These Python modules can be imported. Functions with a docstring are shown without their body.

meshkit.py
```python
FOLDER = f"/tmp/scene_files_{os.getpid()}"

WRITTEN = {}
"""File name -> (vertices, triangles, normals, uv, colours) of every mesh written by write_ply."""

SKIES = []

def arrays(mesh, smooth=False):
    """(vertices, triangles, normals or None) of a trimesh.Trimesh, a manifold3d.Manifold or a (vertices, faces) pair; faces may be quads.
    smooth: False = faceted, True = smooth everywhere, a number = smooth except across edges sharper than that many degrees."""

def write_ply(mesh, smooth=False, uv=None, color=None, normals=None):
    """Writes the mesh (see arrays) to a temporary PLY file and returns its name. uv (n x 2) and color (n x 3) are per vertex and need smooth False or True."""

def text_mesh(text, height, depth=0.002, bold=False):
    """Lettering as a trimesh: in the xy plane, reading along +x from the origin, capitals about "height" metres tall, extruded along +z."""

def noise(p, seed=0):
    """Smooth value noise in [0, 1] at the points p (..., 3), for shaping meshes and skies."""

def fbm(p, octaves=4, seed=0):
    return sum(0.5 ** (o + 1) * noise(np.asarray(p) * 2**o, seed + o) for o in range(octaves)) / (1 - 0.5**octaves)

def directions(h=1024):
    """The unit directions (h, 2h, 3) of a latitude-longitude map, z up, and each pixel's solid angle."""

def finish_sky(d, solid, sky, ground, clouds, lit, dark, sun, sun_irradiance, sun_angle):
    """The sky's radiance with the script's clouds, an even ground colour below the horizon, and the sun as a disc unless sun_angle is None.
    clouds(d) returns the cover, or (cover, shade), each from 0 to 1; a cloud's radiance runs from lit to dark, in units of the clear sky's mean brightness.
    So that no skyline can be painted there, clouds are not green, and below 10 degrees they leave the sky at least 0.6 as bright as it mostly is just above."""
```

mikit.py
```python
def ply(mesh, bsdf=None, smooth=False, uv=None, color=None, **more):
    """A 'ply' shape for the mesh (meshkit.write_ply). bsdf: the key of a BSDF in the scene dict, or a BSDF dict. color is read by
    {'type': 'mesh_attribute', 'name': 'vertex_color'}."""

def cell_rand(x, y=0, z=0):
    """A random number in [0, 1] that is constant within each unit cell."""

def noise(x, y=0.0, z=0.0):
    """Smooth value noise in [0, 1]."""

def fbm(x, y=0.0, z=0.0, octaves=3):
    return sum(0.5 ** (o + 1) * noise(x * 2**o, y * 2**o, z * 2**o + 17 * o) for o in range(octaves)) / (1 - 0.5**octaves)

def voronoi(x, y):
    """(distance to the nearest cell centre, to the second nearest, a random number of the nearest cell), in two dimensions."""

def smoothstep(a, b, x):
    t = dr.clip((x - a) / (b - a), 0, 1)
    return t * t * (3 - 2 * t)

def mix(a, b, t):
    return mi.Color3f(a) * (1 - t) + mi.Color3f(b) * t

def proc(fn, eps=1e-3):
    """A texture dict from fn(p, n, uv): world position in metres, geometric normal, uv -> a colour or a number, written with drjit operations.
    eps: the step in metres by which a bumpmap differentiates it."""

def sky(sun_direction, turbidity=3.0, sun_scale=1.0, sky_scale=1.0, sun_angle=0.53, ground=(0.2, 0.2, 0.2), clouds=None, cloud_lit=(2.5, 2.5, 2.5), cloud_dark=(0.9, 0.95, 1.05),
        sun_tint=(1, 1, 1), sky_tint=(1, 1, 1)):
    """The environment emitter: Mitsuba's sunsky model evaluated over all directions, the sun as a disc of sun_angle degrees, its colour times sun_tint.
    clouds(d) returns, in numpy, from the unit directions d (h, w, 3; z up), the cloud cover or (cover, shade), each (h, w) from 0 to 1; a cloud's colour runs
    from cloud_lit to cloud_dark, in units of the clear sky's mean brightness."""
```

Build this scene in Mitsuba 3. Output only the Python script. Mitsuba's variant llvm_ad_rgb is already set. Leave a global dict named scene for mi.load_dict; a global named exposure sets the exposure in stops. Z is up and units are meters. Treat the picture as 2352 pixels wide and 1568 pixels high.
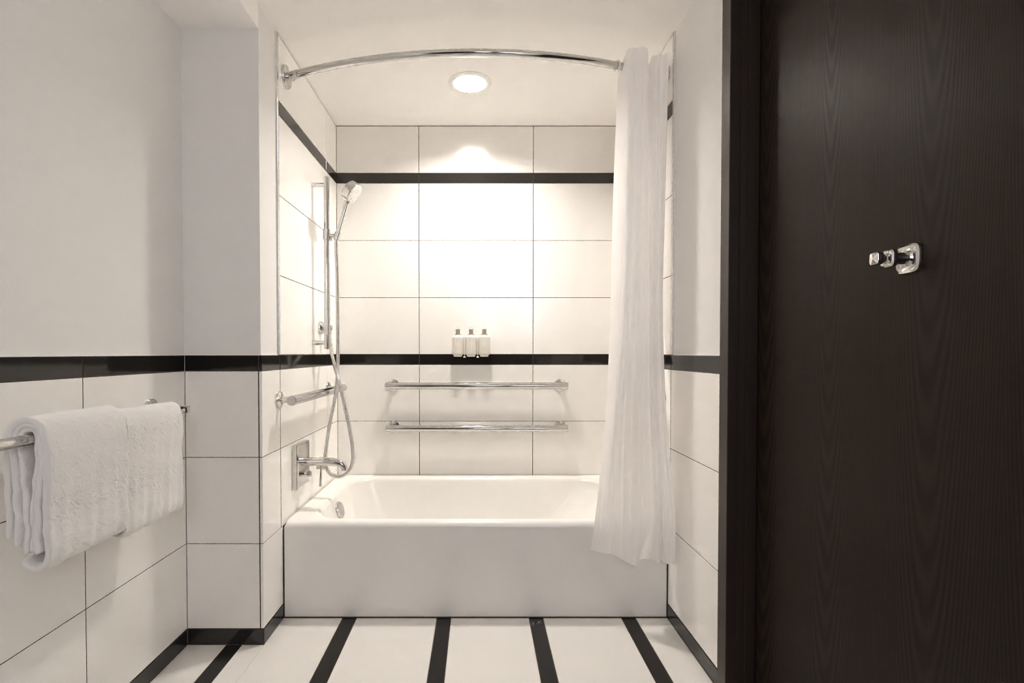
import math, random
import numpy as np, trimesh
import manifold3d as m3
import mitsuba as mi, drjit as dr
import shapely.geometry as sg
import mikit, meshkit
from mikit import noise, fbm, smoothstep, mix, proc
T = mi.ScalarTransform4f
random.seed(7)
rng = np.random.default_rng(7)
scene, labels = {'type': 'scene'}, {}

# ------------------------------------------------------------------ camera, light, exposure
F_PX = 1175.0
CAM = np.array([0.0, 0.0, 1.03])
PITCH = math.radians(1.0)
exposure = 2.97
scene['camera'] = {
    'type': 'perspective', 'fov_axis': 'x', 'fov': 2 * math.degrees(math.atan(1176 / F_PX)),
    'principal_point_offset_x': -(1100 - 1176) / 2352, 'principal_point_offset_y': -(830.5 - 784) / 1568,
    'near_clip': 0.01, 'far_clip': 50.0,
    'to_world': T().look_at(origin=CAM.tolist(), target=[0, math.cos(PITCH), 1.03 - math.sin(PITCH)], up=[0, 0, 1])}
LAMP = np.array([-0.04, 2.315])          # recessed lamp over the tub (x, y)
LAMP_RADIANCE = [63.0, 59.6, 54.5]
SCONCE_RADIANCE = [5.2, 5.2, 5.5]        # the two upright wall lights behind the camera (mirrored in the tiles)

# ------------------------------------------------------------------ materials
def rgb(r, g, b): return {'type': 'rgb', 'value': [r, g, b]}
def srgb(r, g, b):
    f = lambda c: (c / 255 / 12.92) if c <= 10 else ((c / 255 + 0.055) / 1.055) ** 2.4
    return rgb(f(r), f(g), f(b))
def two(b): return {'type': 'twosided', 'bsdf': b}
def princ(col, rough, spec=0.5, **k):
    return two({'type': 'principled', 'base_color': col, 'roughness': rough, 'specular': spec, **k})

scene['m_paint'] = princ(rgb(.77, .755, .735), .55, .25)
scene['m_ceiling'] = princ(rgb(.90, .88, .85), .8, .2)
scene['m_caulk'] = princ(rgb(.82, .81, .79), .35, .4)
scene['m_tile'] = princ(rgb(.855, .833, .80), .18, .5)
scene['m_tile_b'] = princ(rgb(.848, .826, .793), .185, .5)
scene['m_floor_tile'] = princ(rgb(.75, .725, .69), .30, .45)
scene['m_black_tile'] = princ(rgb(.012, .0105, .0095), .08, .5)
def stripe_col(p, n, uv):
    near = smoothstep(.024, .012, dr.abs(p.x - .219)) * smoothstep(.024, .010, dr.abs(p.y - 1.932))
    spots = smoothstep(.52, .66, fbm(p.x * 150, p.y * 110, 3.0, 3)) * near
    return mix([.0115, .0095, .0085], [.24, .23, .22], spots * .85)
scene['m_black_stripe'] = princ(proc(stripe_col), .20, .25)
scene['m_grout'] = princ(rgb(.060, .044, .032), .9, .1)
scene['m_floor_grout'] = princ(rgb(.20, .17, .14), .9, .1)
scene['m_enamel'] = princ(rgb(.80, .782, .755), .20, .5)
scene['m_chrome'] = {'type': 'roughconductor', 'material': 'none', 'alpha': .016, 'specular_reflectance': rgb(.66, .645, .625)}
scene['m_steel'] = {'type': 'roughconductor', 'material': 'none', 'alpha': .16, 'specular_reflectance': rgb(.74, .735, .73)}
scene['m_frame'] = princ(rgb(.026, .0185, .0155), .36, .35)
def wood_col(p, n, uv):
    y, z = p.y, p.z
    warp = 1.2 * fbm(y * 3.0, z * 0.8, 2.0, 2)
    cell = y / .26
    k = dr.floor(cell)
    c = (cell - k - .5) * .26
    r = dr.sqrt(dr.square(c * 1.0) + dr.square((z - 4.0 + 1.3 * mikit.cell_rand(k)) * .045)) + .012 * warp
    rings = .5 + .5 * dr.sin(r * 1500 + 7 * fbm(y * 22, z * 2.5, 1.0, 2))
    pores = noise(y * 900, z * 14, 0.5) * .6 + noise(y * 420, z * 5, 4.5) * .4
    t = .5 * rings + .5 * pores
    tone = fbm(y * 4, z * 1.2, 9.0, 2)
    return mix([.0085, .0062, .0048], [.028, .0200, .0154], t * .8 + .2 * tone)
scene['m_wood'] = princ(proc(wood_col), .42, .08)
scene['m_curtain'] = {'type': 'principledthin', 'base_color': rgb(.95, .935, .93), 'roughness': .4, 'spec_trans': .04, 'diff_trans': .85, 'eta': 1.33}
def terry_h(p, n, uv):
    return .0009 * noise(p.x * 420, p.y * 420, p.z * 420) + .0010 * noise(p.x * 800, p.y * 800, p.z * 800 + 5)
scene['m_towel'] = two({'type': 'bumpmap', 'arbitrary': {'type': 'proc', **{k: v for k, v in proc(terry_h, 6e-4).items() if k != 'type'}},
                        'bsdf': {'type': 'principled', 'base_color': rgb(.77, .75, .73), 'roughness': .95, 'specular': .1, 'sheen': .3}})
scene['m_bottle'] = princ(rgb(.70, .66, .60), .22, .5)
scene['m_white_plastic'] = princ(rgb(.80, .78, .74), .3, .5)
scene['m_cap'] = {'type': 'roughconductor', 'material': 'none', 'alpha': .2, 'specular_reflectance': rgb(.42, .39, .36)}
scene['m_letter'] = princ(rgb(.60, .40, .34), .6, .2)
scene['m_pale_letter'] = princ(rgb(.85, .83, .80), .6, .2)
scene['m_screw'] = princ(rgb(.02, .018, .016), .4, .4)
scene['m_reflector'] = princ(rgb(.85, .83, .80), .35, .4)

# ------------------------------------------------------------------ entries
def numbered(key):
    if key not in scene and not any(k.startswith(key + '__') for k in scene): return key
    i = 1
    while f'{key}_{i:03d}' in scene or any(k.startswith(f'{key}_{i:03d}__') for k in scene): i += 1
    return f'{key}_{i:03d}'
def obj(name, mesh, m, parent=None, smooth=False, **more):
    key = numbered((parent + '__' if parent else '') + name)
    scene[key] = mikit.ply(mesh, m, smooth=smooth, **more)
    return key
def lab(key, label=None, cat=None, group=None, kind=None):
    d = labels.setdefault(key, {})
    for k, v in (('label', label), ('category', cat), ('group', group), ('kind', kind)):
        if v: d[k] = v
    return key
def struct(key, label, cat, mesh=None, m=None):
    if mesh is not None: obj(key, mesh, m)
    return lab(key, label, cat, kind='structure')

# ------------------------------------------------------------------ mesh helpers
def box(x0, x1, y0, y1, z0, z1):
    b = trimesh.creation.box(extents=[x1 - x0, y1 - y0, z1 - z0])
    b.apply_translation([(x0 + x1) / 2, (y0 + y1) / 2, (z0 + z1) / 2])
    return b
def cat(*ms): return trimesh.util.concatenate([m for m in ms])
def rbox(x0, x1, y0, y1, z0, z1, r, n=10):
    s = m3.Manifold.sphere(r, n)
    ps = [s.translate([x, y, z]) for x in (x0 + r, x1 - r) for y in (y0 + r, y1 - r) for z in (z0 + r, z1 - r)]
    mm = m3.Manifold.batch_hull(ps).to_mesh()
    return trimesh.Trimesh(mm.vert_properties[:, :3], mm.tri_verts)
def frame(axis):
    a = np.asarray(axis, float); a /= np.linalg.norm(a)
    h = np.array([0, 0, 1.0]) if abs(a[2]) < .9 else np.array([1.0, 0, 0])
    u = np.cross(h, a); u /= np.linalg.norm(u)
    return u, np.cross(a, u), a
def grid_faces(n, m, wrap_n=False, wrap_m=True):
    f = []
    for i in range(n if wrap_n else n - 1):
        for j in range(m if wrap_m else m - 1):
            a, b = i * m + j, i * m + (j + 1) % m
            c, d = ((i + 1) % n) * m + (j + 1) % m, ((i + 1) % n) * m + j
            f += [[a, b, c], [a, c, d]]
    return np.array(f)
def loft(rings, cap0=True, cap1=True):
    n, m = len(rings), len(rings[0])
    v = np.concatenate(rings); f = [grid_faces(n, m)]
    if cap0:
        v = np.vstack([v, np.mean(rings[0], 0)]); k = len(v) - 1
        f.append(np.array([[k, (j + 1) % m, j] for j in range(m)]))
    if cap1:
        v = np.vstack([v, np.mean(rings[-1], 0)]); k = len(v) - 1; o = (n - 1) * m
        f.append(np.array([[k, o + j, o + (j + 1) % m] for j in range(m)]))
    t = trimesh.Trimesh(v, np.vstack(f), process=False)
    trimesh.repair.fix_normals(t)
    return t
def lathe(profile, origin, axis, n=40, cap0=True, cap1=True, squ=2.0, size=(1, 1)):
    """profile: (distance along axis, radius); squ > 2 gives a superellipse section."""
    u, w, a = frame(axis)
    t = np.arange(n) * 2 * np.pi / n
    c, s = np.cos(t), np.sin(t)
    rings = []
    for row in profile:
        d, r = row[0], row[1]
        e = row[2] if len(row) > 2 else squ
        k = (np.abs(c) ** e + np.abs(s) ** e) ** (-1 / e)
        rings.append(np.asarray(origin) + a * d + r * (np.outer(c * k * size[0], u) + np.outer(s * k * size[1], w)))
    return loft(rings, cap0, cap1)
def tube(points, radius, n=16, caps=True):
    p = np.asarray(points, float)
    t = np.gradient(p, axis=0); t /= np.linalg.norm(t, axis=1, keepdims=True)
    h = np.array([0, 0, 1.0]) if abs(t[0][2]) < .9 else np.array([1.0, 0, 0])
    u = np.cross(h, t[0]); u /= np.linalg.norm(u)
    ang = np.arange(n) * 2 * np.pi / n
    r = np.broadcast_to(radius, (len(p),))
    rings = []
    for i in range(len(p)):
        u = u - t[i] * np.dot(u, t[i]); u /= np.linalg.norm(u)
        w = np.cross(t[i], u)
        rings.append(p[i] + r[i] * (np.outer(np.cos(ang), u) + np.outer(np.sin(ang), w)))
    return loft(rings, caps, caps)
def catmull(pts, n):
    from scipy.interpolate import CubicSpline
    p = np.asarray(pts, float)
    d = np.concatenate([[0], np.cumsum(np.linalg.norm(np.diff(p, axis=0), axis=1) ** .7)])
    return CubicSpline(d, p)(np.linspace(0, d[-1], n))
def rod(a, b, r, n=28, bevel=.002):
    a, b = np.asarray(a, float), np.asarray(b, float); L = np.linalg.norm(b - a)
    return lathe([(0, r - bevel), (bevel * .4, r - bevel * .4), (bevel, r), (L - bevel, r), (L - bevel * .4, r - bevel * .4), (L, r - bevel)], a, b - a, n)
def prism(poly, z0, z1):
    p = trimesh.creation.extrude_polygon(sg.Polygon(poly), z1 - z0, engine='earcut')
    p.apply_translation([0, 0, z0]); return p

# tiles: a chamfered slab in the plane (o, u, v), facing n
CH, DEEP = .0009, .004
def tile_mesh(o, u, v, n, a0, a1, b0, b1, proud=0.0):
    o, u, v, n = (np.asarray(k, float) for k in (o, u, v, n))
    P = lambda a, b, h: o + u * a + v * b + n * h
    vs = [P(a, b, -DEEP) for a, b in ((a0, b0), (a1, b0), (a1, b1), (a0, b1))]
    vs += [P(a, b, proud - CH) for a, b in ((a0, b0), (a1, b0), (a1, b1), (a0, b1))]
    c = CH
    vs += [P(a, b, proud) for a, b in ((a0 + c, b0 + c), (a1 - c, b0 + c), (a1 - c, b1 - c), (a0 + c, b1 - c))]
    f = [[8, 9, 10], [8, 10, 11], [0, 2, 1], [0, 3, 2]]
    for k in (0, 4):
        for i in range(4):
            j = (i + 1) % 4
            f += [[k + i, k + j, k + 4 + j], [k + i, k + 4 + j, k + 4 + i]]
    t = trimesh.Trimesh(vs, f, process=False)
    if np.dot(np.cross(u, v), n) < 0: t.invert()
    return t
VJ, HJ = .0030, .0022           # vertical and horizontal joint widths
ZS = [.056, .358, .663, .966, 1.022, 1.325, 1.630, 1.934, 1.988, 2.2365]
BLACK_ROWS = (3, 7)
def tile_wall(wall, o, u, n, cuts, z_from=0, z_to=9, base=None):
    v = [0, 0, 1]; k = 0
    for r in range(z_from, z_to):
        for c in range(len(cuts) - 1):
            a0 = cuts[c] + (VJ / 2 if c else .0012); a1 = cuts[c + 1] - (VJ / 2 if c < len(cuts) - 2 else .0012)
            black = r in BLACK_ROWS
            m = tile_mesh(o, u, v, n, a0, a1, ZS[r] + HJ / 2, ZS[r + 1] - HJ / 2)
            k += 1
            key = obj('band_tile' if black else 'tile', m, 'm_black_tile' if black else ('m_tile', 'm_tile_b')[k % 2], wall)
            if black: lab(key, 'glossy black band tile')

XL, XR = -.760, .734            # tile faces of the alcove
XW = -1.030                     # tile face of the room's left wall
YC, YB = 1.790, 2.745           # chase face, alcove back wall
YT = 1.950                      # where the alcove's full-height tiling starts
ZC, ZSOF = 2.2385, 2.155        # ceiling, soffit
REC = .006                      # painted walls lie this far behind the tile faces
GR = .0013                      # grout depth

# ------------------------------------------------------------------ setting: walls
struct('wall_left', 'left wall, black and white tiled below, painted off-white above the black band', 'wall',
       box(XW - REC - .1, XW - REC, -1.1, YC + REC, 0, ZC), 'm_paint')
obj('grout', box(XW - REC - .001, XW - GR, -1.1, YC - .0005, 0, 1.019), 'm_grout', 'wall_left')
struct('wall_chase', 'boxed-out wall between the room and the tub, tiled on its tub side', 'wall',
       box(XW - REC - .1, XL - REC, YC + REC, YB + .1, 0, ZC), 'm_paint')
obj('grout', cat(box(XW + .0005, XL - GR, YC + GR, YC + REC + .001, 0, 1.019),
                 box(XL - REC - .001, XL - GR, YC + GR, YT, 0, 1.019),
                 box(XL - REC - .001, XL - GR, YT, YB - .0005, 0, ZC - .001)), 'm_grout', 'wall_chase')
struct('wall_back', 'white tiled back wall of the tub alcove with two black bands', 'wall',
       box(XL - REC, XR + REC, YB + REC, YB + .1, 0, ZC), 'm_paint')
obj('grout', box(XL - .001, XR + .001, YB + GR, YB + REC + .001, 0, ZC - .001), 'm_grout', 'wall_back')
DY0, DY1, DZ = .520, 1.519, 2.16     # outer edges of the door frame
struct('wall_right', 'right wall, tiled white below its black band and painted above', 'wall',
       cat(box(XR + REC, XR + REC + .12, DY1, YB + .1, 0, ZC), box(XR + REC, XR + REC + .12, -1.1, DY0, 0, ZC),
           box(XR + REC, XR + REC + .12, DY0, DY1, DZ, ZC)), 'm_paint')
obj('grout', cat(box(XR + GR, XR + REC + .001, DY1 + .001, YT, 0, 1.019), box(XR + GR, XR + REC + .001, YT, YB - .0005, 0, ZC - .001),
                 box(XR + GR, XR + REC + .001, -1.1, DY0 - .001, 0, 1.019)), 'm_grout', 'wall_right')
struct('wall_front', 'dark wood panelled wall behind the camera, facing the tub', 'wall', box(XW - REC - .1, XR + REC + .12, -1.2, -1.1, 0, ZC), 'm_wood')

# tiles on the walls
tile_wall('wall_back', [0, YB, 0], [1, 0, 0], [0, -1, 0], [XL, -.320, .290, XR], 1)
tile_wall('wall_left', [XW, 0, 0], [0, 1, 0], [1, 0, 0], [-1.098, -.51, .10, .72, 1.33, YC], 0, 4)
tile_wall('wall_chase', [0, YC, 0], [1, 0, 0], [0, -1, 0], [XW, XL - .0125], 0, 4)
for r in range(4):                                    # tile edges that turn the corner
    m = tile_mesh([0, YC, 0], [1, 0, 0], [0, 0, 1], [0, -1, 0], XL - .0100, XL, ZS[r] + HJ / 2, ZS[r + 1] - HJ / 2)
    obj('band_tile' if r == 3 else 'tile', m, 'm_black_tile' if r == 3 else 'm_tile', 'wall_chase')
tile_wall('wall_chase', [XL, 0, 0], [0, 1, 0], [1, 0, 0], [YC + .001, 1.974], 0, 1)
tile_wall('wall_chase', [XL, 0, 0], [0, 1, 0], [1, 0, 0], [YC + .001, YT + .004], 1, 4)
tile_wall('wall_chase', [XL, 0, 0], [0, 1, 0], [1, 0, 0], [YT + .007, 2.562, YB], 1)
tile_wall('wall_right', [XR, 0, 0], [0, -1, 0], [-1, 0, 0], [-1.974, -(DY1 + .001)], 0, 1)
tile_wall('wall_right', [XR, 0, 0], [0, -1, 0], [-1, 0, 0], [-(YT + .004), -(DY1 + .001)], 1, 4)
tile_wall('wall_right', [XR, 0, 0], [0, -1, 0], [-1, 0, 0], [-YB, -2.562, -(YT + .007)], 1)
tile_wall('wall_right', [XR, 0, 0], [0, -1, 0], [-1, 0, 0], [-(DY0 - .001), .1, .71, 1.098], 0, 4)

# black skirting tiles
def skirting(key, label, pieces, o, u, n):
    struct(key, label, 'baseboard')
    for a0, a1 in pieces:
        obj('skirting_tile', tile_mesh(o, u, [0, 0, 1], n, a0 + .001, a1 - .001, .001, ZS[0] - .001, .0015), 'm_black_tile', key)
skirting('baseboard_left', 'black tile skirting along the left wall', [(-1.098, -.51), (-.51, .1), (.1, .72), (.72, 1.33), (1.33, YC - .001)], [XW, 0, 0], [0, 1, 0], [1, 0, 0])
skirting('baseboard_chase', 'black tile skirting around the boxed-out wall beside the tub', [(XW + .002, XL)], [0, YC, 0], [1, 0, 0], [0, -1, 0])
obj('skirting_tile', tile_mesh([XL, 0, 0], [0, 1, 0], [0, 0, 1], [1, 0, 0], YC + .001, 1.970, .001, ZS[0] - .001, .0015), 'm_black_tile', 'baseboard_chase')
skirting('baseboard_right', 'black tile skirting along the right wall before the door', [(-1.970, -(DY1 + .001)), (-(DY0 - .001), .1), (.1, 1.098)], [XR, 0, 0], [0, -1, 0], [-1, 0, 0])

# metal edge strips where the alcove's tiling starts, white caulk over the black band
def edge_strip(x, s):
    pts = [(x, YT + .006), (x + s * .001, YT + .004), (x + s * .001, YT - .002), (x, YT - .006), (x - s * REC, YT - .010), (x - s * .005, YT + .006)]
    return prism(pts, 1.0235, ZC - .0005)
struct('trim_1', 'slim vertical metal edge strip where the left tub tiling starts', 'trim', edge_strip(XL, 1), 'm_steel')
struct('trim_2', 'slim vertical metal edge strip where the right tub tiling starts', 'trim', edge_strip(XR, -1), 'm_steel')
zb = 1.0208
struct('trim_3', 'white sealant line on the black band of left and boxed-out walls', 'trim',
       cat(prism([(XW - REC, YC), (XW - REC, -1.1), (XW - .001, -1.1), (XW - .001, YC)], zb, zb + .004),
           prism([(XW - REC, YC + REC), (XW - REC, YC), (XL - .001, YC + .001), (XL - .001, YC + REC)], zb, zb + .004),
           prism([(XL - REC, YC + REC), (XL - .001, YC + .001), (XL - .001, YT - .012), (XL - REC, YT - .012)], zb, zb + .004)), 'm_caulk')
struct('trim_4', 'white sealant line on the black band of the right wall', 'trim',
       cat(box(XR + .001, XR + REC, DY1 + .001, YT - .012, zb, zb + .004), box(XR + .001, XR + REC, -1.1, DY0 - .001, zb, zb + .004)), 'm_caulk')

# ceiling with a hole for each recessed lamp, soffit
hole = lambda c: sg.Point(*c).buffer(.0755, quad_segs=24)
cp = sg.box(XW - REC - .1, -1.2, XR + REC + .12, YB + .1).difference(hole(LAMP))
cm = trimesh.creation.extrude_polygon(cp, .12, engine='earcut'); cm.apply_translation([0, 0, ZC])
struct('ceiling', 'plain off-white ceiling over room and tub', 'ceiling', cm, 'm_ceiling')
struct('ceiling_soffit', 'lowered strip of ceiling along the left wall', 'ceiling',
       box(XW - REC, XL - REC, -1.1, YC + REC, ZSOF, ZC), 'm_ceiling')

# floor: black stripes between white tiles
struct('floor', 'white tiled floor with narrow black stripes running towards the tub', 'floor', box(XW - .15, XR + .25, -1.2, YB + .1, -.08, -.0016), 'm_floor_grout')
stripes = [-.864, -.503, -.136, .222, .581]
SW = .0275
edges = [XW + .002]
for s in stripes: edges += [s - SW, s + SW]
edges.append(XR - .002)
ycuts = [-1.099, -.46, .15, .76, 1.37, 1.975]
def floor_tile(x0, x1, y0, y1): return tile_mesh([0, 0, 0], [1, 0, 0], [0, 1, 0], [0, 0, 1], x0, x1, y0, y1)
for i in range(len(edges) - 1):
    black = i % 2 == 1
    for j in range(len(ycuts) - 1):
        x0, x1 = edges[i] + (.0008 if i else 0), edges[i + 1] - .0008
        y0, y1 = ycuts[j] + .0008, ycuts[j + 1] - .0008
        if i < 1 and y1 > YC: y1 = YC - .002
        if black and i == 1 and y1 > YC: y1 = YC - .002
        if i == 2 and y1 > YC:                       # the tile cut round the boxed-out corner
            obj('tile', floor_tile(x0, XL - .0005, y0, YC - .002), 'm_floor_tile', 'floor')
            x0 = XL + .0005
        key = obj('stripe_tile' if black else 'tile', floor_tile(x0, x1, y0, y1), 'm_black_stripe' if black else 'm_floor_tile', 'floor')
        if black: lab(key, 'narrow black stripe tile')

# door and frame in the right wall
struct('door_1', 'dark brown wood-grained door in a dark metal frame, right', 'door')
XF = .715
def jamb(y0, s):                                      # y0: reveal face, s: +1 away from the opening
    q = lambda x, d: (x, y0 + s * d)
    w = .050
    return prism([q(XF, w), q(XF, .0015), q(XF + .0015, 0), q(.738, 0), q(.740, .003), q(.7435, .003), q(.7455, -.0035), q(.762, -.0035), q(.764, -.001),
                  q(.767, -.001), q(.769, -.0055), q(.7965, -.0055), q(.7985, -.003), q(.7985, .022), q(.880, .022), q(.880, w)], 0, DZ)
obj('door_frame', cat(jamb(1.469, 1), jamb(.570, -1), box(XF, .880, .5705, 1.4685, DZ - .052, DZ)), 'm_frame', 'door_1')
obj('leaf', rbox(.7995, .8435, .555, 1.487, .006, DZ - .055, .0015, 6), 'm_wood', 'door_1')
obj('screw', lathe([(0, .0022), (.0008, .0018), (.001, .0006)], [.7655, 1.4705, .764], [0, -1, 0], 10), 'm_steel', 'door_1')

# ------------------------------------------------------------------ recessed lamps
def downlight(c, label, rad):
    key = numbered('recessed_light')
    lab(key, label, 'ceiling light')
    lamp_o = [c[0], c[1], ZC]
    ring = [(-.0002, .0752), (-.0040, .0765), (-.0046, .082), (-.0040, .090), (-.0022, .0965), (-.0002, .0982)]
    obj('trim_ring', lathe([(-d, r) for d, r in ring], lamp_o, [0, 0, -1], 64, False, False), 'm_white_plastic', key, smooth=True)
    obj('reflector', lathe([(0.0045, .0755), (-.020, .0735), (-.047, .0690), (-.050, .0675)], lamp_o, [0, 0, -1], 64, False, False), 'm_reflector', key, smooth=True)
    d = lathe([(-.0465, .0685), (-.0455, .050), (-.045, .001)], lamp_o, [0, 0, -1], 64, False, True)
    if d.face_normals[-1][2] > 0: d.invert()
    obj('diffuser', d, 'm_white_plastic', key, smooth=True, emitter={'type': 'area', 'radiance': rgb(*rad)})
    can = lathe([(-.053, .0755), (-.11, .0755)], lamp_o, [0, 0, -1], 48, True, True)
    obj('housing', can, 'm_steel', key)
    return key
downlight(LAMP, 'lit round recessed ceiling lamp over the bathtub', LAMP_RADIANCE)
def sconce(x, label):
    key = lab(numbered('wall_sconce'), label, 'wall light')
    o = [x, -1.035, 1.30]
    obj('shade', lathe([(0, .030), (.66, .030)], o, [0, 0, 1], 32, False, False), 'm_white_plastic', key, smooth=True, emitter={'type': 'area', 'radiance': rgb(*SCONCE_RADIANCE)})
    for z in (-.014, .66):
        obj('end_cap', lathe([(0, .031), (.001, .0325), (.013, .0325), (.014, .031)], [x, -1.035, 1.30 + z], [0, 0, 1], 32), 'm_chrome', key, smooth=25)
    obj('back_plate', rbox(x - .03, x + .03, -1.0995, -1.090, 1.56, 1.70, .002), 'm_chrome', key)
    obj('arm', lathe([(0, .009), (.030, .009)], [x, -1.092, 1.63], [0, 1, 0], 16), 'm_chrome', key)
sconce(.12, 'upright tube light on the wall behind the camera, farther from the door')
sconce(.60, 'upright tube light on the wall behind the camera, nearer the door')

# ------------------------------------------------------------------ bathtub
def rrect(x0, x1, y0, y1, r, z, k=14, side=26):
    """rounded rectangle with the same number of points for any size; r may be a number"""
    pts = []
    cs = [((x1 - r, y0 + r), -90), ((x1 - r, y1 - r), 0), ((x0 + r, y1 - r), 90), ((x0 + r, y0 + r), 180)]
    arcs = []
    for (cx, cy), a in cs:
        t = np.radians(a + np.linspace(0, 90, k))
        arcs.append(np.stack([cx + r * np.cos(t), cy + r * np.sin(t)], 1))
    for i in range(4):
        pts.append(arcs[i])
        a, b = arcs[i][-1], arcs[(i + 1) % 4][0]
        w = np.linspace(0, 1, side + 2)[1:-1, None]
        pts.append(a * (1 - w) + b * w)
    p = np.concatenate(pts)
    return np.column_stack([p, np.full(len(p), z)])
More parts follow.
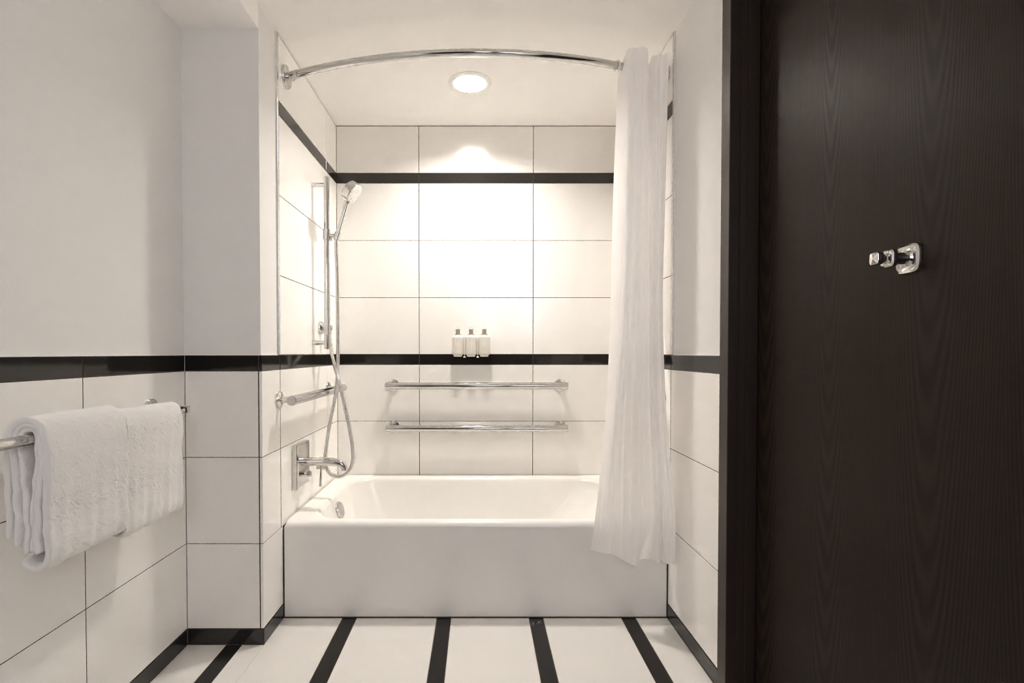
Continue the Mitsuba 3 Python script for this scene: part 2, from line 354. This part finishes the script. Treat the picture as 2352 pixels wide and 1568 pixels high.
def bathtub():
    x0, x1, y0, y1 = XL + .0025, XR - .0025, 1.973, YB - .002
    R, ZR, ra = [], .373, .024
    for z in (.0005, .02, .12, .22, .31, ZR - ra): R.append(rrect(x0, x1, y0, y1, .004, z))
    for a in np.linspace(0, 90, 9)[1:]:
        d = ra * (1 - math.cos(math.radians(a))); z = ZR - ra + ra * math.sin(math.radians(a))
        R.append(rrect(x0 + min(d, .006), x1 - min(d, .006), y0 + d, y1 - min(d, .004), .004 + d * .4, z))
    ix0, ix1, iy0, iy1 = x0 + .098, x1 - .085, y0 + .060, y1 - .066
    rb = .022
    for w in (.45, .8, 1):
        R.append(rrect(x0 + .006 + w * .070, x1 - .006 - w * .060, y0 + ra + w * (.060 - ra - rb), y1 - .004 - w * (.062 - rb), .02 + .10 * w, ZR))
    for a in np.linspace(0, 80, 8)[1:]:
        s, c = math.sin(math.radians(a)), math.cos(math.radians(a))
        d = rb * s
        R.append(rrect(ix0 - rb + d, ix1 - rb + d * 0 + rb - d + 0.0, iy0 - rb + d, iy1 + rb - d, .12 + .3 * d, ZR - rb * (1 - c)))
    # walls: the left end fairly steep, the right end sloped like a backrest
    zt = ZR - rb * (1 - math.cos(math.radians(80)))
    for w in np.linspace(0, 1, 12)[1:]:
        z = zt + (.115 - zt) * w
        R.append(rrect(ix0 + .075 * w, ix1 - .20 * w, iy0 + .030 * w, iy1 - .050 * w, .12 + .02 * w, z))
    fx0, fx1, fy0, fy1 = ix0 + .075, ix1 - .20, iy0 + .030, iy1 - .050
    for a in np.linspace(0, 90, 8)[1:]:
        s, c = math.sin(math.radians(a)), math.cos(math.radians(a)); r = .05
        d = r * (1 - c)
        R.append(rrect(fx0 + d, fx1 - d, fy0 + d, fy1 - d, .14 - .3 * d, .115 - r * s))
    R.append(rrect(fx0 + .25, fx1 - .25, fy0 + .18, fy1 - .18, .06, .064))
    body = loft(R, False, True)
    key = lab('bathtub', 'white enamelled bathtub with a flat front panel, set in the tiled alcove', 'bathtub')
    obj('body', body, 'm_enamel', key, smooth=40)
    # overflow cover on the left end wall
    o = np.array([ix0 + .018, 2.335, .308]); ax = np.array([1, -.06, .28])
    obj('overflow_cover', lathe([(-.012, .036), (.006, .038), (.010, .036), (.0125, .032), (.0135, .020), (.014, .002)], o, ax, 40), 'm_chrome', key, smooth=30)
    lab(key + '__overflow_cover', 'round chrome overflow cover')
    obj('drain', lathe([(-.004, .036), (.001, .036), (.003, .030), (.003, .002)], [fx0 + .16, 2.335, .0645], [0, 0, 1], 32), 'm_chrome', key, smooth=30)
bathtub()
struct('trim_5', 'thin black joint along the foot of the bathtub', 'trim',
       cat(box(XL + .001, XR - .001, 1.9695, 1.9728, .0002, .004), box(XL + .0002, XL + .0022, 1.9695, 1.9728, .0002, .345), box(XR - .0022, XR - .0002, 1.9695, 1.9728, .0002, .345)), 'm_grout')

# ------------------------------------------------------------------ grab bars
def grab_bar(a, b, wall_n, wall_d, label, inset=.032, r=.0185):
    """a, b: ends of the tube; wall_n: normal out of the wall; wall_d: tube axis to wall"""
    a, b, n = (np.asarray(v, float) for v in (a, b, wall_n))
    d = (b - a) / np.linalg.norm(b - a)
    key = lab(numbered('grab_bar'), label, 'grab bar', 'polished steel grab bars around the tub')
    obj('bar', rod(a, b, r, 36, .0015), 'm_chrome', key, smooth=25)
    for c in (a + d * inset, b - d * inset):
        w = c - n * (wall_d - .0006)
        obj('flange', lathe([(0, .033), (.003, .033), (.006, .0315), (.0085, .027), (.0105, .0225), (.0118, .0205)], w, n, 40), 'm_chrome', key, smooth=25)
        obj('post', lathe([(.008, .0125), (wall_d - r * .45, .0125)], w, n, 28, False, False), 'm_chrome', key, smooth=25)
    return key
grab_bar([-.492, 2.685, .856], [.468, 2.685, .856], [0, -1, 0], YB - 2.685, 'upper of the two long chrome grab bars on the back wall')
grab_bar([-.490, 2.685, .632], [.468, 2.685, .632], [0, -1, 0], YB - 2.685, 'lower of the two long chrome grab bars on the back wall')
grab_bar([-.695, 1.892, .852], [-.695, 2.620, .852], [1, 0, 0], .065, 'chrome grab bar on the left tub wall above the tap', .048)
grab_bar([.669, 1.988, .852], [.669, 2.575, .852], [-1, 0, 0], .065, 'chrome grab bar on the right wall, mostly hidden by the curtain', .048)

# ------------------------------------------------------------------ curtain rod
ZRD = 2.112
def rod_pt(t):       # t 0..1, circle through both walls and the bowed middle
    xm, half, sag = (XL + XR) / 2, (XR - XL) / 2, .165
    R = (half * half + sag * sag) / (2 * sag); cy = 2.030 + R - sag
    x = XL + .030 + (XR - XL - .060) * t
    return [x, cy - math.sqrt(R * R - (x - xm) ** 2), ZRD]
key = lab('curtain_rod', 'curved chrome shower curtain rod spanning the tub alcove', 'curtain rod')
obj('rod', tube([rod_pt(t) for t in np.linspace(0, 1, 81)], .0135, 28), 'm_chrome', key, smooth=25)
for x, s, t in ((XL, 1, 0), (XR, -1, 1)):
    w = [x - s * -.0006, rod_pt(t)[1] + .012, ZRD]
    obj('flange', lathe([(0, .043), (.006, .043), (.009, .0415), (.010, .038), (.0104, .002)], w, [s, 0, 0], 48), 'm_chrome', key, smooth=25)
    obj('socket', lathe([(.008, .0165), (.024, .0165), (.026, .0155)], w, [s, 0, 0], 32), 'm_chrome', key, smooth=25)
    e = np.array(rod_pt(t))
    obj('knuckle', tube([np.array(w) + [s * .018, 0, 0], np.array(w) + [s * .026, -.004, 0], e + [s * .002, 0, 0], e + (np.array(rod_pt(.02 if t == 0 else .98)) - e)], .0155, 24), 'm_chrome', key, smooth=25)

# ------------------------------------------------------------------ shower curtain
def curtain():
    from scipy.interpolate import PchipInterpolator, CubicSpline
    # plan-view control points (x, y) of one continuous cloth, from its free left edge to the wall, at several heights
    L = [
        (2.14, [(0.5529, 2.05), (0.5444, 1.97), (0.5441, 1.9), (0.5588, 1.885), (0.5762, 1.89), (0.5944, 1.882), (0.617, 1.893), (0.6291, 1.92), (0.6374, 1.945), (0.6423, 1.945), (0.647, 1.925), (0.6651, 1.935), (0.6712, 1.92), (0.6854, 1.928), (0.7017, 1.915), (0.7204, 1.97), (0.7361, 2.05)]),
        (1.6, [(0.5321, 2.04), (0.531, 1.96), (0.5375, 1.89), (0.5554, 1.88), (0.5744, 1.885), (0.5875, 1.876), (0.6127, 1.885), (0.6356, 1.93), (0.6571, 1.99), (0.6521, 1.96), (0.6468, 1.915), (0.6615, 1.92), (0.667, 1.908), (0.6809, 1.915), (0.6867, 1.9), (0.7122, 1.97), (0.7292, 2.06)]),
        (1.2, [(0.5209, 2.03), (0.5196, 1.96), (0.5295, 1.9), (0.546, 1.89), (0.5667, 1.895), (0.5814, 1.875), (0.6086, 1.885), (0.6313, 1.91), (0.6495, 1.95), (0.6461, 1.93), (0.6425, 1.9), (0.6539, 1.905), (0.6578, 1.893), (0.6699, 1.9), (0.676, 1.89), (0.6992, 1.95), (0.7246, 2.05)]),
        (0.85, [(0.5019, 2.01), (0.5019, 1.95), (0.5117, 1.9), (0.5326, 1.905), (0.5416, 1.88), (0.57, 1.9), (0.5828, 1.868), (0.6105, 1.875), (0.6382, 1.915), (0.6363, 1.89), (0.6427, 1.885), (0.6558, 1.895), (0.6586, 1.88), (0.6716, 1.885), (0.6824, 1.875), (0.704, 1.93), (0.7067, 1.965)]),
        (0.6, [(0.474, 1.975), (0.4822, 1.94), (0.4977, 1.91), (0.5219, 1.915), (0.5332, 1.88), (0.5649, 1.9), (0.5822, 1.862), (0.6141, 1.872), (0.6428, 1.9), (0.6457, 1.88), (0.652, 1.875), (0.6635, 1.885), (0.6671, 1.868), (0.6813, 1.872), (0.6979, 1.865), (0.7196, 1.91), (0.7333, 1.96)]),
        (0.4, [(0.4483, 1.962), (0.4644, 1.945), (0.4843, 1.925), (0.5123, 1.925), (0.5324, 1.885), (0.566, 1.895), (0.5837, 1.858), (0.6244, 1.885), (0.6521, 1.9), (0.6553, 1.872), (0.6679, 1.885), (0.6763, 1.895), (0.6742, 1.862), (0.6918, 1.858), (0.7145, 1.855), (0.734, 1.91), (0.7426, 1.95)]),
        (0.235, [(0.4254, 1.962), (0.449, 1.955), (0.4779, 1.95), (0.5121, 1.94), (0.5356, 1.905), (0.5564, 1.865), (0.5836, 1.855), (0.6118, 1.94), (0.6467, 1.945), (0.6513, 1.89), (0.6633, 1.86), (0.6914, 1.93), (0.6801, 1.88), (0.6902, 1.855), (0.7109, 1.855), (0.728, 1.9), (0.742, 1.95)]),
    ]
    zl = np.array([l[0] for l in L][::-1]); C = np.array([l[1] for l in L][::-1])        # (levels, points, 2)
    K = C.shape[1]; NS, NZ = 300, 240
    s = np.linspace(0, K - 1, NS)
    rows = np.array([PchipInterpolator(np.arange(K), c)(s) * .45 + CubicSpline(np.arange(K), c)(s) * .55 for c in C])
    t = np.linspace(0, 1, NZ)
    zbot = np.interp(s, [0, 2, 4, 5, 6, 7, 8, 9, 10, 11, 12, 13, 16], [.270, .263, .257, .254, .248, .241, .242, .258, .261, .249, .260, .261, .255])
    ztop = np.interp(s, [0, 1, 2, 3, 6, 7, 8, 9, 10, 11, 12, 16], [2.118, 2.128, 2.140, 2.143, 2.143, 2.132, 2.118, 2.120, 2.136, 2.144, 2.140, 2.143])
    f = PchipInterpolator(zl, rows, axis=0)
    V = np.zeros((NZ, NS, 3))
    Z = zbot[None] + (ztop - zbot)[None] * t[:, None]
    for j in range(NS):
        V[:, j, :2] = f(np.clip(Z[:, j], .235, 2.14))[:, j, :]
    V[:, :, 2] = Z
    # small creases: long vertical ones and a few crumples low on the left
    d = meshkit.fbm(np.stack([s[None] * 1.1 + 0 * Z, Z * 1.1, 0 * Z], -1), 3, 4) - .5
    g = meshkit.fbm(np.stack([s[None] * 3.4 + .6 * Z, Z * .9, 0 * Z + 8], -1), 3, 6) - .5
    e = meshkit.fbm(np.stack([V[:, :, 0] * 26 - Z * 4, Z * 8, 0 * Z + 3], -1), 3, 9) - .5
    low = np.clip((1.2 - Z) / .6, 0, 1) * np.clip((5.5 - s[None]) / 3, 0, 1)
    V[:, :, 1] += (d * .012 + g * .010) * np.clip((2.15 - Z) / .4, 0, 1) + e * .014 * low
    V[:, :, 0] = np.minimum(V[:, :, 0], XR - .004)
    under = (Z < .40)
    V[:, :, 1] = np.where(under, np.minimum(V[:, :, 1], 1.9655), V[:, :, 1])
    faces = grid_faces(NZ, NS, False, False)
    return trimesh.Trimesh(V.reshape(-1, 3), faces, process=False), V
cm_, CV = curtain()
key = lab('shower_curtain', 'white translucent shower curtain bunched at the right end of the rod', 'shower curtain')
obj('cloth', cm_, 'm_curtain', key, smooth=True)
def ring_at(x, y):
    th = np.linspace(0, 2 * np.pi, 37)[:-1]
    o = np.array([x, y, ZRD - .004]); t = np.array([.95, .3, 0]); t /= np.linalg.norm(t); u = np.array([-t[1], t[0], 0])
    c = [o + .019 * math.cos(a) * u + .021 * math.sin(a) * np.array([0, 0, 1.0]) for a in th]
    rings = []
    for i, a in enumerate(th):
        r_ = math.cos(a) * u + math.sin(a) * np.array([0, 0, 1.0])
        b = np.arange(8) * 2 * np.pi / 8
        rings.append(c[i] + .0032 * (np.outer(np.cos(b), r_) + np.outer(np.sin(b), t)))
    v = np.concatenate(rings)
    return trimesh.Trimesh(v, grid_faces(36, 8, True, True), process=False)
for t_ in (.872,):
    p = rod_pt(t_)
    obj('ring', ring_at(p[0], p[1]), 'm_white_plastic', key, smooth=True)

# ------------------------------------------------------------------ shower rail, hand shower, hose, outlet
YS = 2.344
key = lab('shower_rail', 'vertical chrome slide rail on the left tub wall', 'shower rail')
XS = -.694
obj('bar', rod([XS, YS, 1.047], [XS, YS, 1.830], .0128, 28, .0012), 'm_chrome', key, smooth=25)
for z in (1.076, 1.794):
    obj('bracket', lathe([(.0006, .0112), (.006, .0108), (.066, .0095)], [XL, YS, z], [1, 0, 0], 28), 'm_chrome', key, smooth=25)
zs = 1.569
obj('slider', lathe([(0, .0150), (.001, .0165), (.047, .0165), (.048, .0150)], [XS, YS, zs - .024], [0, 0, 1], 28), 'm_chrome', key, smooth=25)
lab(key + '__slider', 'sliding holder sleeve')
obj('arm', lathe([(0, .008), (.034, .007)], [XS + .010, YS, zs - .004], [1, 0, .0], 20), 'm_chrome', key, smooth=25)
hd = np.array([.052, 0, .175]); hd /= np.linalg.norm(hd)
cup0 = np.array([-.652, YS, 1.545])
obj('cup', lathe([(0, .0105), (.002, .0125), (.034, .0140), (.035, .0125)], cup0, hd, 24), 'm_chrome', key, smooth=25)
obj('knob', lathe([(0, .004), (.012, .005), (.016, .007), (.02, .006)], [XS + .021, YS - .004, zs - .010], [0, -.2, -1], 16), 'm_chrome', key, smooth=25)

key = lab('hand_shower', 'chrome hand shower with a round head tilted off its rail', 'hand shower')
h0 = cup0 + hd * .004
obj('handle', lathe([(0, .0088), (.006, .0098), (.05, .0102), (.12, .0108), (.176, .0120), (.182, .0110)], h0, hd, 28), 'm_chrome', key, smooth=25)
hc = np.array([-.584, YS, 1.764]); ha = np.array([.80, -.06, -.60]); ha /= np.linalg.norm(ha)
obj('head', lathe([(-.020, .030), (-.018, .044), (-.012, .0485), (.018, .0495), (.021, .048)], hc, ha, 44), 'm_chrome', key, smooth=25)
obj('neck', tube(catmull([h0 + hd * .172, h0 + hd * .190, hc - ha * .010 - np.array([.012, 0, .030]), hc - ha * .004], 14), np.linspace(.0135, .0165, 14), 20), 'm_chrome', key, smooth=25)
obj('spray_face', lathe([(.0195, .0475), (.0225, .046), (.0235, .03), (.024, .001)], hc, ha, 44), 'm_white_plastic', key, smooth=25)
lab(key + '__spray_face', 'pale spray face')
u_, w_, a_ = frame(ha); noz = []
for rr, n_ in ((.012, 6), (.024, 11), (.036, 16), (.043, 18)):
    for k_ in range(n_):
        an = 2 * math.pi * (k_ + .3 * rr * 100) / n_
        c_ = hc + a_ * .023 + rr * (math.cos(an) * u_ + math.sin(an) * w_)
        noz.append(lathe([(0, .0018), (.005, .0013)], c_, a_, 8))
lab(obj('nozzle', cat(*noz), 'm_white_plastic', key), 'tiny soft spray nozzles', kind='stuff')

ZO, YO = 1.150, 2.450
key = lab('hose_outlet', 'chrome wall outlet for the shower hose, behind the slide rail', 'wall outlet')
obj('flange', lathe([(.0006, .030), (.010, .030), (.014, .0275), (.016, .022), (.0165, .002)], [XL, YO, ZO], [1, 0, 0], 36), 'm_chrome', key, smooth=25)
obj('elbow', lathe([(.014, .0125), (.050, .0135), (.056, .0120), (.0585, .008), (.059, .001)], [XL, YO, ZO], [1, 0, 0], 28), 'm_chrome', key, smooth=25)
obj('nipple', lathe([(0, .0105), (.022, .0105), (.026, .009)], [XL + .044, YO, ZO - .006], [0, 0, -1], 24), 'm_chrome', key, smooth=25)

hp = [cup0 + hd * .004 - [0, 0, .004], [-.6515, 2.345, 1.50], [-.6490, 2.350, 1.38], [-.6485, 2.352, 1.22], [-.6480, 2.352, 1.05], [-.6520, 2.350, .91], [-.6650, 2.345, .80], [-.6830, 2.335, .70],
      [-.6960, 2.325, .60], [-.6950, 2.310, .52], [-.6740, 2.300, .488], [-.6400, 2.292, .474], [-.6020, 2.288, .484], [-.5730, 2.288, .520], [-.5660, 2.290, .575], [-.5770, 2.296, .66],
      [-.6010, 2.305, .77], [-.6250, 2.318, .86], [-.6560, 2.345, .95], [-.6880, 2.395, 1.02], [-.7080, 2.435, 1.08], [XL + .044, YO, ZO - .030]]
hp = catmull(hp, 1500)
seg = np.concatenate([[0], np.cumsum(np.linalg.norm(np.diff(hp, axis=0), axis=1))])
nn = int(seg[-1] / .00115)
hq = np.stack([np.interp(np.linspace(0, seg[-1], nn), seg, hp[:, k]) for k in range(3)], 1)
hr = .0082 + .0004 * np.cos(np.linspace(0, seg[-1], nn) / .0046 * 2 * np.pi)
lab('shower_hose', 'ribbed chrome hose looping from the hand shower down to the tap and back up', 'shower hose')
obj('shower_hose', tube(hq, hr, 12), 'm_chrome', smooth=True)

# ------------------------------------------------------------------ bath mixer
YM, ZM = 2.147, .572
key = lab('bath_tap', 'chrome bath tap with rectangular wall plate, spout and hanging lever', 'tap')
def plate():
    y0, y1, z0, z1, t, b = 2.072, 2.224, .470, .652, .024, .010
    P = []
    for x, i in ((XL + .0006, 0), (XL + t - .005, 0), (XL + t - .0035, .0012), (XL + t, b), (XL + t, b + .002)):
        P.append(np.array([[x, y0 + i, z0 + i], [x, y1 - i, z0 + i], [x, y1 - i, z1 - i], [x, y0 + i, z1 - i]]))
    return loft(P)
obj('plate', plate(), 'm_chrome', key)
obj('spout', tube(catmull([[XL + .022, YM, ZM], [-.690, YM, ZM], [-.64, YM, ZM], [-.605, YM, ZM - .003], [-.580, YM, ZM - .010], [-.5690, YM, ZM - .022], [-.5665, YM, ZM - .036]], 40),
                  np.interp(np.linspace(0, 1, 40), [0, .6, .8, 1], [.0170, .0170, .0150, .0125]), 28), 'm_chrome', key, smooth=30)
obj('collar', lathe([(0, .0178), (.001, .0192), (.019, .0192), (.020, .0178)], [-.672, YM, ZM], [1, 0, 0], 36), 'm_chrome', key, smooth=25)
obj('lever', lathe([(0, .0042), (.012, .0042), (.030, .0055), (.056, .0068), (.086, .0066), (.089, .0055)], [-.662, YM - .006, ZM - .014], [-.04, -.02, -1], 20, size=(1, .75)), 'm_chrome', key, smooth=25)
obj('diverter_body', lathe([(0, .0135), (.001, .0145), (.030, .0145), (.031, .0135)], [-.688, YM + .022, ZM - .022], [.95, 0, -.12], 28), 'm_chrome', key, smooth=25)
obj('knob', lathe([(0, .010), (.006, .009), (.012, .006), (.016, .012), (.026, .013), (.028, .010)], [XL + .023, 2.150, .520], [1, 0, 0], 24, squ=2.6), 'm_chrome', key, smooth=25)
lab(key + '__knob', 'small diverter knob on the plate')
for dz in (.0095, -.002):
    obj('collar_mark', lathe([(0, .0032), (.0006, .003)], [-.662, YM - .0165 + abs(dz) * .25, ZM + dz], [0, -1, dz * 45], 14), 'm_screw', key)

# ------------------------------------------------------------------ soap bottles in a wall holder
key = lab('bottle_holder', 'white wall holder gripping the three soap bottles', 'wall holder')
bx = [-.1115, -.0415, .0285]
YBt, ZBt = 2.706, 1.020
obj('back_rail', rbox(bx[0] - .02, bx[2] + .02, YB - .007, YB - .0005, 1.030, 1.046, .002), 'm_white_plastic', key)
for x in bx:
    obj('base', lathe([(0, .0195), (.002, .0220), (.0105, .0225)], [x, YBt, ZBt - .0107], [0, 0, 1], 32), 'm_white_plastic', key, smooth=30)
    obj('base_arm', rbox(x - .008, x + .008, YBt + .015, YB - .0006, ZBt - .0104, ZBt - .003, .001), 'm_white_plastic', key)
for x in (bx[0] + .035, bx[1] + .035):
    obj('clip', rbox(x - .0022, x + .0022, YBt + .006, YB - .0006, 1.010, 1.118, .001), 'm_white_plastic', key)
    obj('clip_foot', rbox(x - .006, x + .006, YBt - .004, YB - .0006, 1.004, 1.012, .001), 'm_white_plastic', key)
    obj('screw', lathe([(0, .0026), (.001, .0022)], [x, YBt + .004, 1.0155], [0, -1, 0], 12), 'm_screw', key)
for i, x in enumerate(bx):
    k = lab(numbered('soap_bottle'), ['left', 'middle', 'right'][i] + ' of the three pump soap bottles on the back wall', 'soap bottle', 'soap bottles over the back band')
    R_ = .0310
    obj('body', lathe([(0, .0270), (.002, .0296), (.006, .0305), (.012, R_), (.088, R_), (.093, .0303), (.0985, .0270), (.1025, .0215), (.1045, .0165)], [x, YBt, ZBt], [0, 0, 1], 44), 'm_bottle', k, smooth=30)
    obj('collar', lathe([(.1035, .0185), (.1050, .0195), (.1070, .0170), (.1085, .0125)], [x, YBt, ZBt], [0, 0, 1], 32), 'm_cap', k, smooth=30)
    obj('cap', lathe([(.1075, .0112), (.1340, .0112), (.1350, .0105)], [x, YBt, ZBt], [0, 0, 1], 32), 'm_cap', k, smooth=30)
    obj('pump', lathe([(.134, .0045), (.1385, .0045), (.139, .0050), (.1455, .0050), (.1465, .0040)], [x, YBt, ZBt], [0, 0, 1], 20), 'm_white_plastic', k, smooth=30)
    marks, pale = [], []
    zt = [.0345, .0345, .0305][i]
    for dz, half, hh, dest in ((zt, .0145, .0020, marks), (zt - .0085, .0125, .0018, marks), (.062, .010, .0026, pale), (.055, .013, .0018, pale)):
        a = -half
        while a < half:
            w = rng.uniform(.0007, .0016)
            t0, t1 = a / R_, min(a + w, half) / R_
            q = [[x + (R_ + o) * math.sin(t), YBt - (R_ + o) * math.cos(t), ZBt + dz + s * hh / 2] for o in (0.0, .00015) for t in (t0, t1) for s in (-1, 1)]
            dest.append(trimesh.Trimesh(q).convex_hull)
            a += w + rng.choice([.0005, .0005, .0006, .0016])
    obj('lettering', cat(*marks), 'm_letter', k); lab(k + '__lettering', 'two small faded red lines of print')
    obj('lettering', cat(*pale), 'm_pale_letter', k); lab(k + '__lettering_001', 'pale lines of print')

# ------------------------------------------------------------------ towel rail and towels
XB, ZB = -.922, .852
key = lab('towel_rail', 'chrome towel rail on the left wall below the black band', 'towel rail')
obj('bar', rod([XB, .62, ZB], [XB, 1.586, ZB], .0115, 28, .001), 'm_chrome', key, smooth=25)
for y in (.66, 1.600):
    obj('flange', lathe([(.0006, .030), (.008, .030), (.0105, .0275), (.0112, .002)], [XW, y, ZB + .004], [1, 0, 0], 36), 'm_chrome', key, smooth=25)
    obj('post', rbox(XW + .008, XB + .013, y - .0085, y + .0085, ZB - .011, ZB + .011, .002), 'm_chrome', key, smooth=25)

def towel_layer(path, y0, y1, th, seed, ripple, ny=90, ns=230, end_taper=.012):
    """a thick sheet: path (x, z) followed from its back hem over the bar to the front hem; y0..y1 across"""
    p = np.array(path, float)
    d = np.concatenate([[0], np.cumsum(np.linalg.norm(np.diff(p, axis=0), axis=1))])
    from scipy.interpolate import PchipInterpolator
    dense = np.stack([PchipInterpolator(d, p[:, k])(np.linspace(0, d[-1], 2000)) for k in (0, 1)], 1)
    from scipy.ndimage import gaussian_filter1d
    sm = np.stack([gaussian_filter1d(dense[:, k], 22, mode='nearest') for k in (0, 1)], 1)
    dd = np.concatenate([[0], np.cumsum(np.linalg.norm(np.diff(sm, axis=0), axis=1))])
    u = np.linspace(0, 1, ns); u = u + .012 * np.sin(2 * np.pi * u) * 0
    c = np.stack([np.interp(u * dd[-1], dd, sm[:, k]) for k in (0, 1)], 1)
    t = np.gradient(c, axis=0); t /= np.linalg.norm(t, axis=1, keepdims=True)
    n = np.stack([-t[:, 1], t[:, 0]], 1)            # outwards while going up the back and down the front
    tv = np.interp(u, np.linspace(0, 1, len(th)), th)
    v = (1 - np.cos(np.linspace(0, np.pi, ny))) / 2 * .35 + np.linspace(0, 1, ny) * .65
    W, Ls = y1 - y0, dd[-1]
    ev = np.minimum(v, 1 - v) * W; es = np.minimum(u, 1 - u) * Ls
    rnd = lambda e, r: np.sqrt(np.clip(1 - (1 - np.clip(e / r, 0, 1)) ** 2, 0, 1))
    half = .5 * tv[:, None] * rnd(es, .006)[:, None] * rnd(ev, .007)[None]
    drop = np.clip((ZB + .01 - c[:, 1]) / .28, 0, 1)[:, None]
    yy = y0 + W * v[None] + 0 * u[:, None]
    wave = ripple * drop * (np.sin(yy * 95 + seed) * .6 + np.sin(yy * 173 + 2.1 * seed + 3 * drop) * .5) * np.where(c[:, 0] > XB, 1, .4)[:, None]
    pts = np.stack([c[:, None, 0] + 0 * yy, yy, c[:, None, 1] + 0 * yy], -1)
    wob = (meshkit.fbm(pts * 16, 2, seed) - .5) * .005
    fuzz_o = (meshkit.fbm(pts * 330, 2, seed + 3) - .5) * .0030
    fuzz_i = (meshkit.fbm(pts * 300 + 50, 2, seed + 5) - .5) * .0032
    yy = yy + (meshkit.fbm(np.stack([0 * yy + seed, np.sign(v[None] - .5) * 3 + 0 * yy, pts[..., 2] * 30], -1), 2, seed) - .5) * .008 * (np.abs(v - .5) * 2)[None] ** 3
    m_ = (rnd(es, .004)[:, None] * rnd(ev, .004)[None])
    off_o = wave + wob + half + fuzz_o * m_
    off_i = wave + wob - half + fuzz_i * m_
    mk = lambda off: np.stack([c[:, None, 0] + n[:, None, 0] * off, yy, c[:, None, 1] + n[:, None, 1] * off], -1).reshape(-1, 3)
    f = grid_faces(ns, ny, False, False)
    o, i_ = trimesh.Trimesh(mk(off_o), f, process=False), trimesh.Trimesh(mk(off_i), f[:, ::-1], process=False)
    return cat(o, i_)
# the near, larger towel: three layers over the bar, the outermost turned up at the front hem
key = lab('towel', 'larger folded white towel at the near end of the towel rail', 'towel', None)
near = [
    ([(XB - .0085, .612), (XB - .0105, .72), (XB - .0190, .83), (XB - .014, .868), (XB, .8735), (XB + .014, .868), (XB + .0180, .83), (XB + .0100, .75), (XB + .0060, .68), (XB + .0060, .618)], [.012, .012, .010, .012, .013], 1.042, 1.262),
    ([(XB - .0205, .632), (XB - .0235, .74), (XB - .0300, .83), (XB - .022, .874), (XB, .8840), (XB + .022, .875), (XB + .0300, .83), (XB + .0240, .75), (XB + .0205, .68), (XB + .0210, .616)], [.012, .012, .010, .013, .0135], 1.036, 1.266),
    ([(XB - .0350, .648), (XB - .0375, .75), (XB - .0400, .83), (XB - .031, .877), (XB, .8940), (XB + .029, .881), (XB + .0425, .82), (XB + .0410, .75), (XB + .0400, .69), (XB + .0440, .625), (XB + .0420, .602), (XB + .034, .592), (XB + .023, .5885), (XB + .011, .5895), (XB + .001, .5965), (XB - .004, .604), (XB - .006, .612)], [.011, .011, .014, .015, .0145, .014, .012], 1.032, 1.272),
]
for i, (pth, th, a, b) in enumerate(near):
    obj('fold', towel_layer(pth, a, b, th, 11 + i, .0010 if i < 2 else .0021), 'm_towel', key, smooth=True)
key = lab('towel_001', 'smaller folded white hand towel at the far end of the towel rail', 'towel', None)
far = [
    ([(XB - .0090, .64), (XB - .0120, .74), (XB - .0185, .83), (XB - .013, .866), (XB, .8715), (XB + .013, .866), (XB + .0170, .83), (XB + .0090, .74), (XB + .0060, .66), (XB + .0060, .590)], [.011, .011, .009, .012, .012], 1.292, 1.526),
    ([(XB - .0200, .600), (XB - .0230, .74), (XB - .0280, .83), (XB - .020, .871), (XB, .8805), (XB + .019, .872), (XB + .0285, .83), (XB + .0260, .75), (XB + .0250, .67), (XB + .0270, .590), (XB + .0250, .572), (XB + .017, .563), (XB + .006, .562), (XB - .004, .572), (XB - .006, .610)], [.010, .010, .012, .013, .0125, .012, .011], 1.284, 1.534),
]
for i, (pth, th, a, b) in enumerate(far):
    obj('fold', towel_layer(pth, a, b, th, 31 + i, .0010 if i < 1 else .0024), 'm_towel', key, smooth=True)

# ------------------------------------------------------------------ robe hook on the door
key = lab('robe_hook', 'polished chrome robe hook with a square base on the dark door', 'robe hook')
HO, HN = [.7995, .950, 1.204], [-1, 0, 0]
obj('base_plate', lathe([(.0002, .0262, 4.5), (.003, .0270, 4.5), (.007, .0262, 4.5), (.0095, .0225, 4.5), (.0075, .0175, 3.0), (.0085, .0150, 2.4), (.012, .0130, 2.2)], HO, HN, 72), 'm_chrome', key, smooth=28)
obj('post', lathe([(.010, .0134, 2.2), (.016, .0118, 2.3), (.026, .0108, 2.6), (.036, .0108, 3.0)], HO, HN, 48), 'm_chrome', key, smooth=28)
obj('rear_peg', lathe([(.0345, .0120, 3.6), (.0355, .0152, 4), (.039, .0162, 4.5), (.044, .0158, 4.5), (.0465, .0135, 4), (.0455, .0095, 3), (.048, .0078, 2.6), (.056, .0076, 2.6)], HO, HN, 56), 'm_chrome', key, smooth=28)
obj('tip', lathe([(.0555, .0082, 3), (.0575, .0106, 4), (.061, .0118, 4.5), (.066, .0118, 4.5), (.0685, .0108, 4.5), (.0705, .0004, 4.5)], HO, HN, 56), 'm_chrome', key, smooth=28)
